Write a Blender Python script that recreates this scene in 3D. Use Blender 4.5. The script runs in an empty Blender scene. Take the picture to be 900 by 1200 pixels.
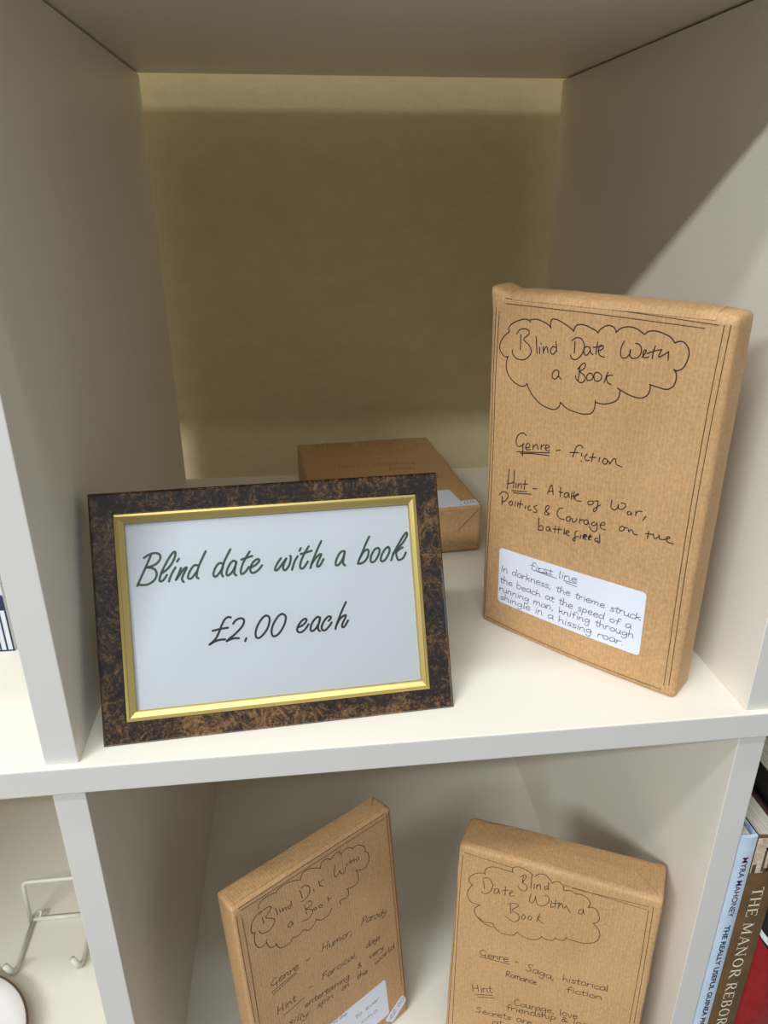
import bpy, bmesh, math, random
from mathutils import Vector, Matrix
from mathutils.bvhtree import BVHTree

# ------------------------------------------------------------------ scene, camera, light
SC = bpy.context.scene
COL = SC.collection
CM = 0.01
BASE = 109.0            # height of the middle shelf's top face above the room floor (cm)

def P3(x, y, z):
    return Vector((x * CM, y * CM, (z + BASE) * CM))

cam_data = bpy.data.cameras.new('camera')
cam = bpy.data.objects.new('camera', cam_data)
COL.objects.link(cam)
cam.location = P3(11.35630, -28.65740, 24.69260)
cam.rotation_euler = (1.16221, 0.00190, -0.11240)
cam_data.sensor_fit = 'VERTICAL'
cam_data.sensor_height = 36.0
cam_data.lens = 36.0 * 860.637 / 1200.0
cam_data.clip_start = 0.01
SC.camera = cam

world = bpy.data.worlds.new('shop_surroundings')
SC.world = world
world.use_nodes = True
wb = world.node_tree.nodes['Background']
wb.inputs['Color'].default_value = (0.86, 0.93, 1.0, 1)
wb.inputs['Strength'].default_value = 0.30

def ceiling_light(name, loc, sx, sy, power, color):
    d = bpy.data.lights.new(name, 'AREA')
    d.shape = 'RECTANGLE'
    d.size = sx * CM
    d.size_y = sy * CM
    d.energy = power
    d.color = color
    o = bpy.data.objects.new(name, d)
    COL.objects.link(o)
    o.location = P3(*loc)
    return o

LC = (0.92, 0.97, 1.0)
ceiling_light('ceiling_light_near', (2, -20, 147), 120, 6, 4.4, LC)
ceiling_light('ceiling_light_middle', (-45, -70, 147), 130, 12, 9.0, LC)
ceiling_light('ceiling_light_far', (-150, -160, 147), 150, 14, 60.0, LC)
ceiling_light('ceiling_light_far', (-15, -160, 147), 120, 14, 7.5, LC)

SC.view_settings.view_transform = 'Standard'
SC.view_settings.look = 'None'
SC.view_settings.gamma = 1.0
SC.view_settings.use_curve_mapping = False
SC.view_settings.exposure = 0.44

# ------------------------------------------------------------------ measures of the shelving (cm)
T, D, H, W = 1.5362, 37.98, 33.2414, 33.5
LIP = 0.3566
GAP = 3.1
ROW = T + H
WALL_Y = D + GAP

# ------------------------------------------------------------------ materials
def mat(name, color, rough=0.5, metal=0.0, spec=0.5):
    m = bpy.data.materials.new(name)
    m.use_nodes = True
    b = m.node_tree.nodes['Principled BSDF']
    b.inputs['Base Color'].default_value = (*color, 1)
    b.inputs['Roughness'].default_value = rough
    b.inputs['Metallic'].default_value = metal
    b.inputs['Specular IOR Level'].default_value = spec
    return m

def nd(m, typ, **kw):
    n = m.node_tree.nodes.new(typ)
    for k, v in kw.items():
        setattr(n, k, v)
    return n

def lk(m, a, b):
    m.node_tree.links.new(a, b)

def coords(m, scale=(1, 1, 1), rot=(0, 0, 0)):
    tc = nd(m, 'ShaderNodeTexCoord')
    mp = nd(m, 'ShaderNodeMapping')
    mp.inputs['Scale'].default_value = scale
    mp.inputs['Rotation'].default_value = rot
    lk(m, tc.outputs['Object'], mp.inputs['Vector'])
    return mp.outputs['Vector']

def noise(m, vec, scale, detail=4, rough=0.5, dist=0.0):
    n = nd(m, 'ShaderNodeTexNoise')
    n.inputs['Scale'].default_value = scale
    n.inputs['Detail'].default_value = detail
    n.inputs['Roughness'].default_value = rough
    n.inputs['Distortion'].default_value = dist
    lk(m, vec, n.inputs['Vector'])
    return n.outputs['Fac']

def ramp(m, fac, stops):
    r = nd(m, 'ShaderNodeValToRGB')
    el = r.color_ramp.elements
    el[0].position, el[0].color = stops[0][0], (*stops[0][1], 1)
    el[1].position, el[1].color = stops[-1][0], (*stops[-1][1], 1)
    for p, c in stops[1:-1]:
        e = el.new(p)
        e.color = (*c, 1)
    lk(m, fac, r.inputs['Fac'])
    return r.outputs['Color']

def bump(m, h, strength, dist=0.001, normal=None):
    b = nd(m, 'ShaderNodeBump')
    b.inputs['Strength'].default_value = strength
    b.inputs['Distance'].default_value = dist
    lk(m, h, b.inputs['Height'])
    if normal is not None:
        lk(m, normal, b.inputs['Normal'])
    return b.outputs['Normal']

def bsdf(m):
    return m.node_tree.nodes['Principled BSDF']

M = {}
def melamine(name, color):
    m = mat(name, color, 0.38, 0, 0.42)
    f = noise(m, coords(m), 900, 2)
    lk(m, bump(m, f, 0.06, 0.0002), bsdf(m).inputs['Normal'])
    return m
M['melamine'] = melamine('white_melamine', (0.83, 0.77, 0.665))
M['edge'] = melamine('white_shaded_front', (0.655, 0.625, 0.58))  # greyer melamine for front faces: their shading is painted into the colour

m = mat('cream_wallpaper', (0.70, 0.60, 0.38), 0.75, 0, 0.3)
v = coords(m, (1, 1, 1.6))
f = noise(m, v, 55, 5, 0.6)
lk(m, ramp(m, f, [(0.3, (0.68, 0.56, 0.33)), (0.7, (0.73, 0.61, 0.365))]), bsdf(m).inputs['Base Color'])
lk(m, bump(m, f, 0.35, 0.002), bsdf(m).inputs['Normal'])
M['wall'] = m

m = mat('grey_carpet', (0.18, 0.17, 0.16), 0.95)
f = noise(m, coords(m), 300, 4)
lk(m, ramp(m, f, [(0.3, (0.12, 0.115, 0.11)), (0.7, (0.22, 0.21, 0.20))]), bsdf(m).inputs['Base Color'])
M['carpet'] = m

def kraft(name, tint):
    m = mat(name, (0.5, 0.33, 0.17), 0.55, 0, 0.35)
    rib = nd(m, 'ShaderNodeTexWave', wave_type='BANDS', bands_direction='X')
    rib.inputs['Scale'].default_value = 160
    rib.inputs['Distortion'].default_value = 1.2
    rib.inputs['Detail'].default_value = 2
    rib.inputs['Detail Scale'].default_value = 1.5
    lk(m, coords(m, (1, 0.6, 0.12)), rib.inputs['Vector'])
    streak = noise(m, coords(m, (60, 60, 5)), 9, 5, 0.65)
    grain = noise(m, coords(m, (1, 1, 1)), 520, 4, 0.6)
    blotch = noise(m, coords(m, (1, 1, 1)), 22, 3, 0.5)
    mix = nd(m, 'ShaderNodeMath', operation='MULTIPLY_ADD')
    lk(m, rib.outputs['Fac'], mix.inputs[0])
    mix.inputs[1].default_value = 0.10
    lk(m, grain, mix.inputs[2])
    mix2 = nd(m, 'ShaderNodeMath', operation='MULTIPLY_ADD')
    lk(m, streak, mix2.inputs[0])
    mix2.inputs[1].default_value = 0.35
    lk(m, mix.outputs[0], mix2.inputs[2])
    mix3 = nd(m, 'ShaderNodeMath', operation='MULTIPLY_ADD')
    lk(m, blotch, mix3.inputs[0])
    mix3.inputs[1].default_value = 0.35
    lk(m, mix2.outputs[0], mix3.inputs[2])
    a = tuple(c * 0.80 for c in tint)
    b = tuple(min(1, c * 1.17) for c in tint)
    half = nd(m, 'ShaderNodeMath', operation='MULTIPLY')
    lk(m, mix3.outputs[0], half.inputs[0])
    half.inputs[1].default_value = 0.5
    lk(m, ramp(m, half.outputs[0], [(0.34, a), (0.60, b)]), bsdf(m).inputs['Base Color'])
    n1 = bump(m, rib.outputs['Fac'], 0.12, 0.0004)
    n2 = bump(m, grain, 0.18, 0.0003, n1)
    n3 = bump(m, blotch, 0.35, 0.003, n2)
    lk(m, n3, bsdf(m).inputs['Normal'])
    return m
M['kraft'] = kraft('brown_kraft_paper', (0.55, 0.325, 0.15))

M['ink'] = mat('black_pen_ink', (0.022, 0.014, 0.014), 0.45)
M['ink_brown'] = mat('thin_pen_ink', (0.055, 0.027, 0.012), 0.5)
M['ink_faint'] = mat('faded_pen_ink', (0.16, 0.085, 0.04), 0.5)
M['ink_label'] = mat('grey_pen_ink', (0.05, 0.05, 0.06), 0.5)
M['ink_pale'] = mat('pale_pen_ink', (0.20, 0.20, 0.26), 0.5)
M['label'] = mat('white_label_paper', (0.74, 0.77, 0.86), 0.5)
M['print_green'] = mat('dark_green_print', (0.042, 0.085, 0.050), 0.5)
M['print_black'] = mat('black_print', (0.018, 0.016, 0.018), 0.5)

m = mat('printed_sheet_paper', (0.80, 0.835, 0.87), 0.5)
f = noise(m, coords(m), 14, 3)
lk(m, bump(m, f, 0.25, 0.004), bsdf(m).inputs['Normal'])
M['paper'] = m

# burr walnut veneer
m = mat('burr_walnut', (0.1, 0.04, 0.015), 0.16, 0, 0.6)
v = coords(m)
warp = noise(m, v, 24, 3, 0.6)
big = noise(m, v, 38, 3, 0.6, 1.0)
fine = noise(m, v, 420, 4, 0.8, 1.5)
vor = nd(m, 'ShaderNodeTexNoise')
vor.inputs['Scale'].default_value = 90
vor.inputs['Detail'].default_value = 8
vor.inputs['Distortion'].default_value = 5.0
lk(m, v, vor.inputs['Vector'])
a1 = nd(m, 'ShaderNodeMath', operation='MULTIPLY_ADD')
lk(m, big, a1.inputs[0]); a1.inputs[1].default_value = 0.8
lk(m, fine, a1.inputs[2])
a2 = nd(m, 'ShaderNodeMath', operation='MULTIPLY_ADD')
lk(m, vor.outputs['Fac'], a2.inputs[0]); a2.inputs[1].default_value = 0.7
lk(m, a1.outputs[0], a2.inputs[2])
a3 = nd(m, 'ShaderNodeMath', operation='MULTIPLY')
lk(m, a2.outputs[0], a3.inputs[0]); a3.inputs[1].default_value = 1 / 2.6
lk(m, ramp(m, a3.outputs[0], [(0.38, (0.004, 0.002, 0.0015)), (0.445, (0.012, 0.006, 0.003)), (0.485, (0.042, 0.019, 0.007)), (0.53, (0.12, 0.058, 0.019)), (0.60, (0.24, 0.125, 0.045))]), bsdf(m).inputs['Base Color'])
bsdf(m).inputs['Coat Weight'].default_value = 0.5
bsdf(m).inputs['Coat Roughness'].default_value = 0.08
M['burr'] = m
M['black_edge'] = mat('black_lacquer', (0.008, 0.006, 0.005), 0.2)
m = mat('brushed_gold', (0.62, 0.47, 0.17), 0.36, 0.75)
f = noise(m, coords(m, (1, 1, 1)), 400, 3)
lk(m, bump(m, f, 0.08, 0.0003), bsdf(m).inputs['Normal'])
M['gold'] = m
M['gold_line'] = mat('dark_gold_groove', (0.25, 0.17, 0.05), 0.4, 0.6)
m = mat('clear_glass', (1, 1, 1), 0.03)
nt = m.node_tree
tr = nd(m, 'ShaderNodeBsdfTransparent')
gl = nd(m, 'ShaderNodeBsdfGlossy'); gl.inputs['Roughness'].default_value = 0.04
fr = nd(m, 'ShaderNodeFresnel'); fr.inputs['IOR'].default_value = 1.5
mx = nd(m, 'ShaderNodeMixShader')
lk(m, fr.outputs[0], mx.inputs[0]); lk(m, tr.outputs[0], mx.inputs[1]); lk(m, gl.outputs[0], mx.inputs[2])
lk(m, mx.outputs[0], nt.nodes['Material Output'].inputs['Surface'])
M['glass'] = m
M['backboard'] = mat('brown_backing_board', (0.10, 0.07, 0.05), 0.8)

M['wire'] = mat('cream_painted_wire', (0.72, 0.70, 0.60), 0.35)
M['plate'] = mat('white_glazed_china', (0.80, 0.77, 0.73), 0.18)
M['plate_rim'] = mat('brown_plate_rim', (0.12, 0.065, 0.04), 0.3)
M['box_white'] = mat('pale_grey_card', (0.62, 0.64, 0.68), 0.5)
M['navy'] = mat('navy_print', (0.012, 0.016, 0.06), 0.45)

def cloth_mat(name, c1, c2, sc, rough=0.4):
    m = mat(name, c1, rough)
    f = noise(m, coords(m), sc, 4, 0.6)
    lk(m, ramp(m, f, [(0.35, c1), (0.65, c2)]), bsdf(m).inputs['Base Color'])
    return m
M['blue_cover'] = cloth_mat('pale_blue_cover', (0.47, 0.60, 0.74), (0.60, 0.69, 0.79), 40, 0.25)
M['blue_dark'] = cloth_mat('blue_picture_cover', (0.08, 0.14, 0.30), (0.45, 0.55, 0.68), 150, 0.25)
M['brown_cover'] = cloth_mat('brown_cover', (0.115, 0.060, 0.022), (0.165, 0.088, 0.032), 60, 0.35)
M['red_cover'] = cloth_mat('red_cover', (0.26, 0.006, 0.009), (0.34, 0.012, 0.014), 120, 0.3)
M['maroon'] = mat('maroon_board', (0.045, 0.008, 0.008), 0.5)
M['black_cover'] = mat('black_cover', (0.010, 0.009, 0.010), 0.35)
M['dark_red'] = mat('dark_red_cover', (0.12, 0.012, 0.012), 0.4)
M['white_stripe'] = mat('white_stripe_print', (0.75, 0.75, 0.72), 0.4)
M['jacket_photo'] = cloth_mat('beige_picture_panel', (0.42, 0.30, 0.18), (0.70, 0.60, 0.46), 260, 0.35)
M['sepia'] = mat('sepia_print', (0.10, 0.055, 0.03), 0.4)
M['purple_ink'] = mat('purple_print', (0.09, 0.01, 0.075), 0.4)
M['navy_ink'] = mat('navy_blue_print', (0.012, 0.014, 0.085), 0.4)
M['cream_ink'] = mat('cream_print', (0.80, 0.72, 0.55), 0.4)
m = mat('page_edges', (0.74, 0.68, 0.56), 0.8)
wv = nd(m, 'ShaderNodeTexNoise'); wv.inputs['Scale'].default_value = 1.0; wv.inputs['Detail'].default_value = 3
lk(m, coords(m, (1500, 4, 4)), wv.inputs['Vector'])
lk(m, ramp(m, wv.outputs['Fac'], [(0.3, (0.40, 0.35, 0.27)), (0.65, (0.80, 0.75, 0.64))]), bsdf(m).inputs['Base Color'])
M['pages'] = m

# ------------------------------------------------------------------ mesh helpers (local cm -> metres)
def link_mesh(name, verts, faces, material, parent=None, smooth=False):
    me = bpy.data.meshes.new(name)
    me.from_pydata([tuple(c * CM for c in v) for v in verts], [], faces)
    me.materials.append(material)
    if smooth:
        me.polygons.foreach_set('use_smooth', [True] * len(me.polygons))
    me.update()
    o = bpy.data.objects.new(name, me)
    COL.objects.link(o)
    if parent is not None:
        o.parent = parent
    return o

def from_bm(name, bm, material, parent=None, smooth=False):
    bmesh.ops.recalc_face_normals(bm, faces=bm.faces)
    me = bpy.data.meshes.new(name)
    bm.to_mesh(me)
    bm.free()
    me.materials.append(material)
    if smooth:
        me.polygons.foreach_set('use_smooth', [True] * len(me.polygons))
    o = bpy.data.objects.new(name, me)
    COL.objects.link(o)
    if parent is not None:
        o.parent = parent
    return o

def add_box(bm, x0, x1, y0, y1, z0, z1, bevel=0.0, seg=2):
    r = bmesh.ops.create_cube(bm, size=1.0)
    vs = r['verts']
    for v in vs:
        v.co = Vector((x0 + (v.co.x + .5) * (x1 - x0), y0 + (v.co.y + .5) * (y1 - y0), z0 + (v.co.z + .5) * (z1 - z0))) * CM
    if bevel > 0:
        es = list({e for v in vs for e in v.link_edges})
        bmesh.ops.bevel(bm, geom=es, offset=bevel * CM, segments=seg, affect='EDGES', profile=0.6)

def box(name, dims, material, parent=None, bevel=0.0, seg=2):
    bm = bmesh.new()
    add_box(bm, *dims, bevel=bevel, seg=seg)
    return from_bm(name, bm, material, parent)

def tag(o, label=None, cat=None, group=None, kind=None):
    if label: o['label'] = label
    if cat: o['category'] = cat
    if group: o['group'] = group
    if kind: o['kind'] = kind
    return o

def empty(name, loc, rot=(0, 0, 0)):
    o = bpy.data.objects.new(name, None)
    COL.objects.link(o)
    o.empty_display_size = 0.03
    o.location = loc
    o.rotation_euler = rot
    return o

# smooth curve through points
def catmull(pts, sub=4):
    if len(pts) < 3:
        return list(pts)
    out = []
    n = len(pts)
    for i in range(n - 1):
        p0 = pts[max(i - 1, 0)]; p1 = pts[i]; p2 = pts[i + 1]; p3 = pts[min(i + 2, n - 1)]
        for k in range(sub):
            t = k / sub
            out.append(tuple(0.5 * (2 * p1[a] + (p2[a] - p0[a]) * t + (2 * p0[a] - 5 * p1[a] + 4 * p2[a] - p3[a]) * t * t
                                    + (3 * p1[a] - p0[a] - 3 * p2[a] + p3[a]) * t ** 3) for a in (0, 1)))
    out.append(tuple(pts[-1]))
    return out

def ribbons(strokes, width, caps=6, sub=4):
    """flat pen strokes: returns 2-D verts and faces"""
    V, F = [], []
    h = width / 2
    for st in strokes:
        p = catmull(st, sub)
        q = [p[0]]
        for a in p[1:]:
            if math.hypot(a[0] - q[-1][0], a[1] - q[-1][1]) > width * 0.12:
                q.append(a)
        if len(q) < 2:
            q.append((q[0][0] + width * 0.3, q[0][1]))
        n = len(q)
        base = len(V)
        tang = []
        for i in range(n):
            a = q[max(i - 1, 0)]; b = q[min(i + 1, n - 1)]
            dx, dy = b[0] - a[0], b[1] - a[1]
            L = math.hypot(dx, dy) or 1
            tang.append((dx / L, dy / L))
            V.append((q[i][0] - dy / L * h, q[i][1] + dx / L * h))
            V.append((q[i][0] + dy / L * h, q[i][1] - dx / L * h))
        for i in range(n - 1):
            k = base + 2 * i
            F.append((k, k + 1, k + 3, k + 2))
        for end, sgn in ((0, -1), (n - 1, 1)):
            c = q[end]
            t = tang[end]
            a0 = math.atan2(t[1] * sgn, t[0] * sgn)
            k = len(V)
            for j in range(caps + 1):
                a = a0 - math.pi / 2 + math.pi * j / caps
                V.append((c[0] + h * math.cos(a), c[1] + h * math.sin(a)))
            F.append(tuple(range(k, k + caps + 1)))
    return V, F

def decode(s):
    return [[(int(a) / 200, int(b) / 200) for a, b in (q.split(',') for q in st.split())] for st in s.split('|')]

def write(text, a, b, xh, rng, slant=0.08):
    """handwriting: skeleton letters fitted between two baseline points"""
    adv = sum(FONT[c][0] for c in text)
    L = math.hypot(b[0] - a[0], b[1] - a[1])
    ux, uy = (b[0] - a[0]) / L, (b[1] - a[1]) / L
    sx = L / adv
    out = []
    x = 0.0
    for c in text:
        w, g = FONT[c]
        wob = rng.uniform(-.08, .08) * xh
        k = rng.uniform(.92, 1.08)
        if g:
            for st in g.split('|'):
                pts = []
                for q in st.split():
                    px, py = map(float, q.split(','))
                    px = (x + px) * sx + slant * py * xh + rng.uniform(-.03, .03) * xh
                    py = py * xh * k + wob + rng.uniform(-.03, .03) * xh
                    pts.append((a[0] + ux * px - uy * py, a[1] + uy * px + ux * py))
                out.append(pts)
        x += w
    return out

def ink(name, strokes, width, material, parent, surf=None, y=-0.012, lift=0.010, sub=4):
    """pen strokes lying on the parent's front surface (local x, z; the front faces -y)"""
    V, F = ribbons(strokes, width, 4 if width < .07 else 8, sub)
    out = []
    for (a, b) in V:
        yy = y
        if surf is not None:
            hit = surf.ray_cast(Vector((a, -5, b)), Vector((0, 1, 0)))
            if hit[0] is not None and hit[0].y < 1.2:
                yy = hit[0].y - lift
        out.append((a, yy, b))
    return link_mesh(name, out, F, material, parent)

def sheet(name, poly, material, parent, surf=None, thick=0.012, y=0.0, r=0.0, label=None):
    """thin sticker from a 2-D outline, corners rounded by r"""
    pts = []
    n = len(poly)
    for i in range(n):
        p0, p1, p2 = poly[i - 1], poly[i], poly[(i + 1) % n]
        if r <= 0:
            pts.append(p1)
            continue
        def toward(p, q, d):
            L = math.hypot(q[0] - p[0], q[1] - p[1])
            return (p[0] + (q[0] - p[0]) * d / L, p[1] + (q[1] - p[1]) * d / L)
        s, e = toward(p1, p0, r), toward(p1, p2, r)
        for k in range(5):
            t = k / 4
            pts.append(((1 - t) ** 2 * s[0] + 2 * t * (1 - t) * p1[0] + t * t * e[0], (1 - t) ** 2 * s[1] + 2 * t * (1 - t) * p1[1] + t * t * e[1]))
    # triangulated plate refined so that it can follow the surface
    bm = bmesh.new()
    vs = [bm.verts.new((a, y, b)) for a, b in pts]
    bm.faces.new(vs)
    bmesh.ops.triangulate(bm, faces=bm.faces[:])
    for _ in range(3 if surf else 0):
        bmesh.ops.subdivide_edges(bm, edges=[e for e in bm.edges if e.calc_length() > 0.8], cuts=1)
        bmesh.ops.triangulate(bm, faces=bm.faces[:])
    for v in bm.verts:
        if surf is not None:
            hit = surf.ray_cast(Vector((v.co.x, -5, v.co.z)), Vector((0, 1, 0)))
            v.co.y = (hit[0].y if hit[0] is not None and hit[0].y < 1.0 else y) - 0.004 - thick
    r_ = bmesh.ops.extrude_face_region(bm, geom=bm.faces[:])
    for g in r_['geom']:
        if isinstance(g, bmesh.types.BMVert):
            g.co.y += thick
    bmesh.ops.recalc_face_normals(bm, faces=bm.faces)
    tree_verts = None
    for v in bm.verts:
        v.co *= CM
    bm2 = bm.copy()
    o = from_bm(name, bm, material, parent)
    for v in bm2.verts:
        v.co /= CM
    t = BVHTree.FromBMesh(bm2)
    bm2.free()
    return o, t

# ------------------------------------------------------------------ the setting
box('wall_back', (-420, 450, WALL_Y, WALL_Y + 10, -BASE, 147), M['wall'])['kind'] = 'structure'
box('floor', (-420, 450, -620, WALL_Y + 10, -BASE - 5, -BASE), M['carpet'])['kind'] = 'structure'
for o in (bpy.data.objects['wall_back'], bpy.data.objects['floor']):
    o.location = (0, 0, BASE * CM)

# ------------------------------------------------------------------ shelving unit
X0, X1 = -T - W, 2 * W + T            # inner limits of the three columns
OUT = 3.8
root = empty('shelving_unit', (((X0 + X1) / 2) * CM, D / 2 * CM, 0))
tag(root, 'white cube shelving unit whose square compartments hold every other object', 'shelving unit')
off = Vector((-(X0 + X1) / 2, -D / 2, BASE))
def part_box(name, x0, x1, y0, y1, z0, z1, material, bevel=0.06, parent=root):
    o = off
    ob = box(name, (x0 + o.x, x1 + o.x, y0 + o.y, y1 + o.y, z0 + o.z, z1 + o.z), material, parent, bevel, 2)
    ob.data.materials.append(M['edge'])      # front faces take the greyer copy, dimmer light put into its colour
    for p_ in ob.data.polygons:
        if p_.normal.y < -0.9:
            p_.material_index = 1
    return ob
rows = [0, -ROW, -2 * ROW]            # top faces of the inner shelves; the last one is the bottom panel
BOT = -BASE
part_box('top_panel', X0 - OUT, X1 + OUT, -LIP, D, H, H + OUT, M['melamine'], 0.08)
for k in range(3):
    zt = rows[k]
    if k == 2:
        continue
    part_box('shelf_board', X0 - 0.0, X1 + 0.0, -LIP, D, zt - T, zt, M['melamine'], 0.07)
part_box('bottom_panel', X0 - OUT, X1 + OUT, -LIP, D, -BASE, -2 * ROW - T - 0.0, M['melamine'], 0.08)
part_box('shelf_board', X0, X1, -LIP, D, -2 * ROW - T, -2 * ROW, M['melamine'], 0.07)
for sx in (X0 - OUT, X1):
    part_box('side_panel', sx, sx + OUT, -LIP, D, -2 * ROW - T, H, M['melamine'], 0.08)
for k in range(3):
    z0 = rows[k] if k < 3 else 0
    z1 = H if k == 0 else rows[k - 1] - T
    for xl in (-T, W):
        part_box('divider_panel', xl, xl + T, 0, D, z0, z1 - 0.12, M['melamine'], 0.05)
        part_box('divider_dowel', xl + .6, xl + .9, 8, 9, z1 - .2, z1, M['melamine'], 0.0)
        part_box('divider_dowel', xl + .6, xl + .9, 28, 29, z1 - .2, z1, M['melamine'], 0.0)

# ------------------------------------------------------------------ parcels: books wrapped in kraft paper
def parcel(name, label, o, yaw, lean, w, h, d, r=0.22, bulge=0.0, crown=0.0, seed=1, tl=(0, 0), tr=(0, 0), amp=0.02, peak=0.0, base=(0, 0, 0), floor=0.0, group=None):
    root = empty(name, P3(*o), (-lean, 0, yaw))
    tag(root, label, 'wrapped book', group)
    nx, nz, ny = 34, 48, 8
    from mathutils import noise as N
    bm = bmesh.new()
    cache = {}
    def vert(i, j, k):
        key = (i, j, k)
        if key in cache:
            return cache[key]
        def g(t, L):           # cluster the grid lines near the rounded edges
            e = 0.5 - 0.5 * math.cos(math.pi * t)
            return L * (0.65 * e + 0.35 * t)
        x, z, y = g(i / nx, w), g(j / nz, h), g(k / ny, d)
        p = Vector((x, y, z))
        c = Vector((min(max(x, r), w - r), min(max(y, r), d - r), min(max(z, r), h - r)))
        dl = p - c
        if dl.length > 1e-6:
            nn = dl.normalized()
            p = c + nn * r
        else:
            nn = Vector((0, 0, 0))
        s, t, q = x / w, z / h, y / d
        # slack of the paper
        nv = N.noise(Vector((x * .45 + seed * 7, y * .9, z * .3))) * amp + N.noise(Vector((x * 1.5 + seed * 3, y * 1.6, z * 1.1))) * amp * .5
        if abs(nn.y + 1) < .02:
            nv *= .25
        p = p + nn * nv
        if nn.z > .5:
            p.z += crown * (4 * q * (1 - q)) ** .6 * (.35 + .65 * min(1, 8 * s * (1 - s)))
        if nn.y < -.3:
            p.y -= bulge * 4 * s * (1 - s) * (1 - t) ** 3
        p.x += t * q * ((1 - s) * tl[0] + s * tr[0])
        p.y += t * q * ((1 - s) * tl[1] + s * tr[1])
        if peak and s < .07 and t > .96:
            p.z += peak * (1 - s / .07) * (t - .96) / .04
            p.x -= peak * .4 * (1 - s / .07) * (t - .96) / .04
        cache[key] = bm.verts.new(p)
        return cache[key]
    def face(f, na, nb):
        for a in range(na):
            for b in range(nb):
                vs = [f(a, b), f(a + 1, b), f(a + 1, b + 1), f(a, b + 1)]
                bm.faces.new(vs)
    face(lambda a, b: vert(a, b, 0), nx, nz)
    face(lambda a, b: vert(a, b, ny), nx, nz)
    face(lambda a, b: vert(0, a, b), nz, ny)
    face(lambda a, b: vert(nx, a, b), nz, ny)
    face(lambda a, b: vert(a, 0, b), nx, ny)
    face(lambda a, b: vert(a, nz, b), nx, ny)
    bmesh.ops.recalc_face_normals(bm, faces=bm.faces)
    tree = BVHTree.FromBMesh(bm)
    for v in bm.verts:
        v.co *= CM
    from_bm('paper_wrapping', bm, M['kraft'], root, True)
    return root, tree

def end_flap(root, tree, w, d, side, zface, outline, lift, material=None):
    """folded end of the wrapping: outline in (x, y) on the top (side=1) or bottom (side=-1) end"""
    bm = bmesh.new()
    vs = [bm.verts.new((x, y, 0)) for x, y in outline]
    bm.faces.new(vs)
    bmesh.ops.triangulate(bm, faces=bm.faces[:])
    for _ in range(3):
        bmesh.ops.subdivide_edges(bm, edges=[e for e in bm.edges if e.calc_length() > 0.5], cuts=1)
        bmesh.ops.triangulate(bm, faces=bm.faces[:])
    for v in bm.verts:
        hit = tree.ray_cast(Vector((v.co.x, v.co.y, zface + side * 5)), Vector((0, 0, -side)))
        v.co.z = (hit[0].z if hit[0] is not None and abs(hit[0].z - zface) < .8 else zface) + side * 0.008
    r_ = bmesh.ops.extrude_face_region(bm, geom=bm.faces[:])
    for g in r_['geom']:
        if isinstance(g, bmesh.types.BMVert):
            g.co.z += side * lift
    for v in bm.verts:
        v.co *= CM
    return from_bm('folded_flap', bm, M['kraft'], root)

def folded_edge(root, tree, x0, x1, h, a0, a1, lift=0.035):
    """the outer sheet folded over the top front edge, ending in a small ledge"""
    nx, na = 24, 12
    V, F = [], []
    for k in range(2):
        for i in range(nx + 1):
            x = x0 + (x1 - x0) * i / nx
            for j in range(na + 1):
                a = math.radians(a0 + (a1 - a0) * j / na)
                c = Vector((x, .8, h - .8))
                dr = Vector((0, -math.cos(a), math.sin(a)))
                hit = tree.ray_cast(c + dr * 4, -dr)
                p = (hit[0] if hit[0] is not None else c + dr * .8) + dr * (0.004 + (lift if k else 0))
                V.append(tuple(p))
    m = (nx + 1) * (na + 1)
    I = lambda k, i, j: k * m + i * (na + 1) + j
    for i in range(nx):
        for j in range(na):
            F.append((I(1, i, j), I(1, i + 1, j), I(1, i + 1, j + 1), I(1, i, j + 1)))
    for i in range(nx):
        for j in (0, na):
            F.append((I(0, i, j), I(0, i + 1, j), I(1, i + 1, j), I(1, i, j)))
    for j in range(na):
        for i in (0, nx):
            F.append((I(0, i, j), I(0, i, j + 1), I(1, i, j + 1), I(1, i, j)))
    return link_mesh('folded_edge', V, F, M['kraft'], root)

def flaps(root, tree, w, h, d, side):
    z = h if side > 0 else 0
    m = 0.3
    a = d * 0.62
    # back flap lies underneath, front flap over it, both narrowing at 45 degrees
    end_flap(root, tree, w, d, side, z, [(m, d - .25), (m + a * .9, d - .25 - a), (w - m - a * .9, d - .25 - a), (w - m, d - .25)], 0.05)
    b = d * 0.5
    end_flap(root, tree, w, d, side, z, [(m, .25), (w - m, .25), (w - m - b * .95, .25 + b), (m + b * .95, .25 + b)], 0.09)


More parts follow.
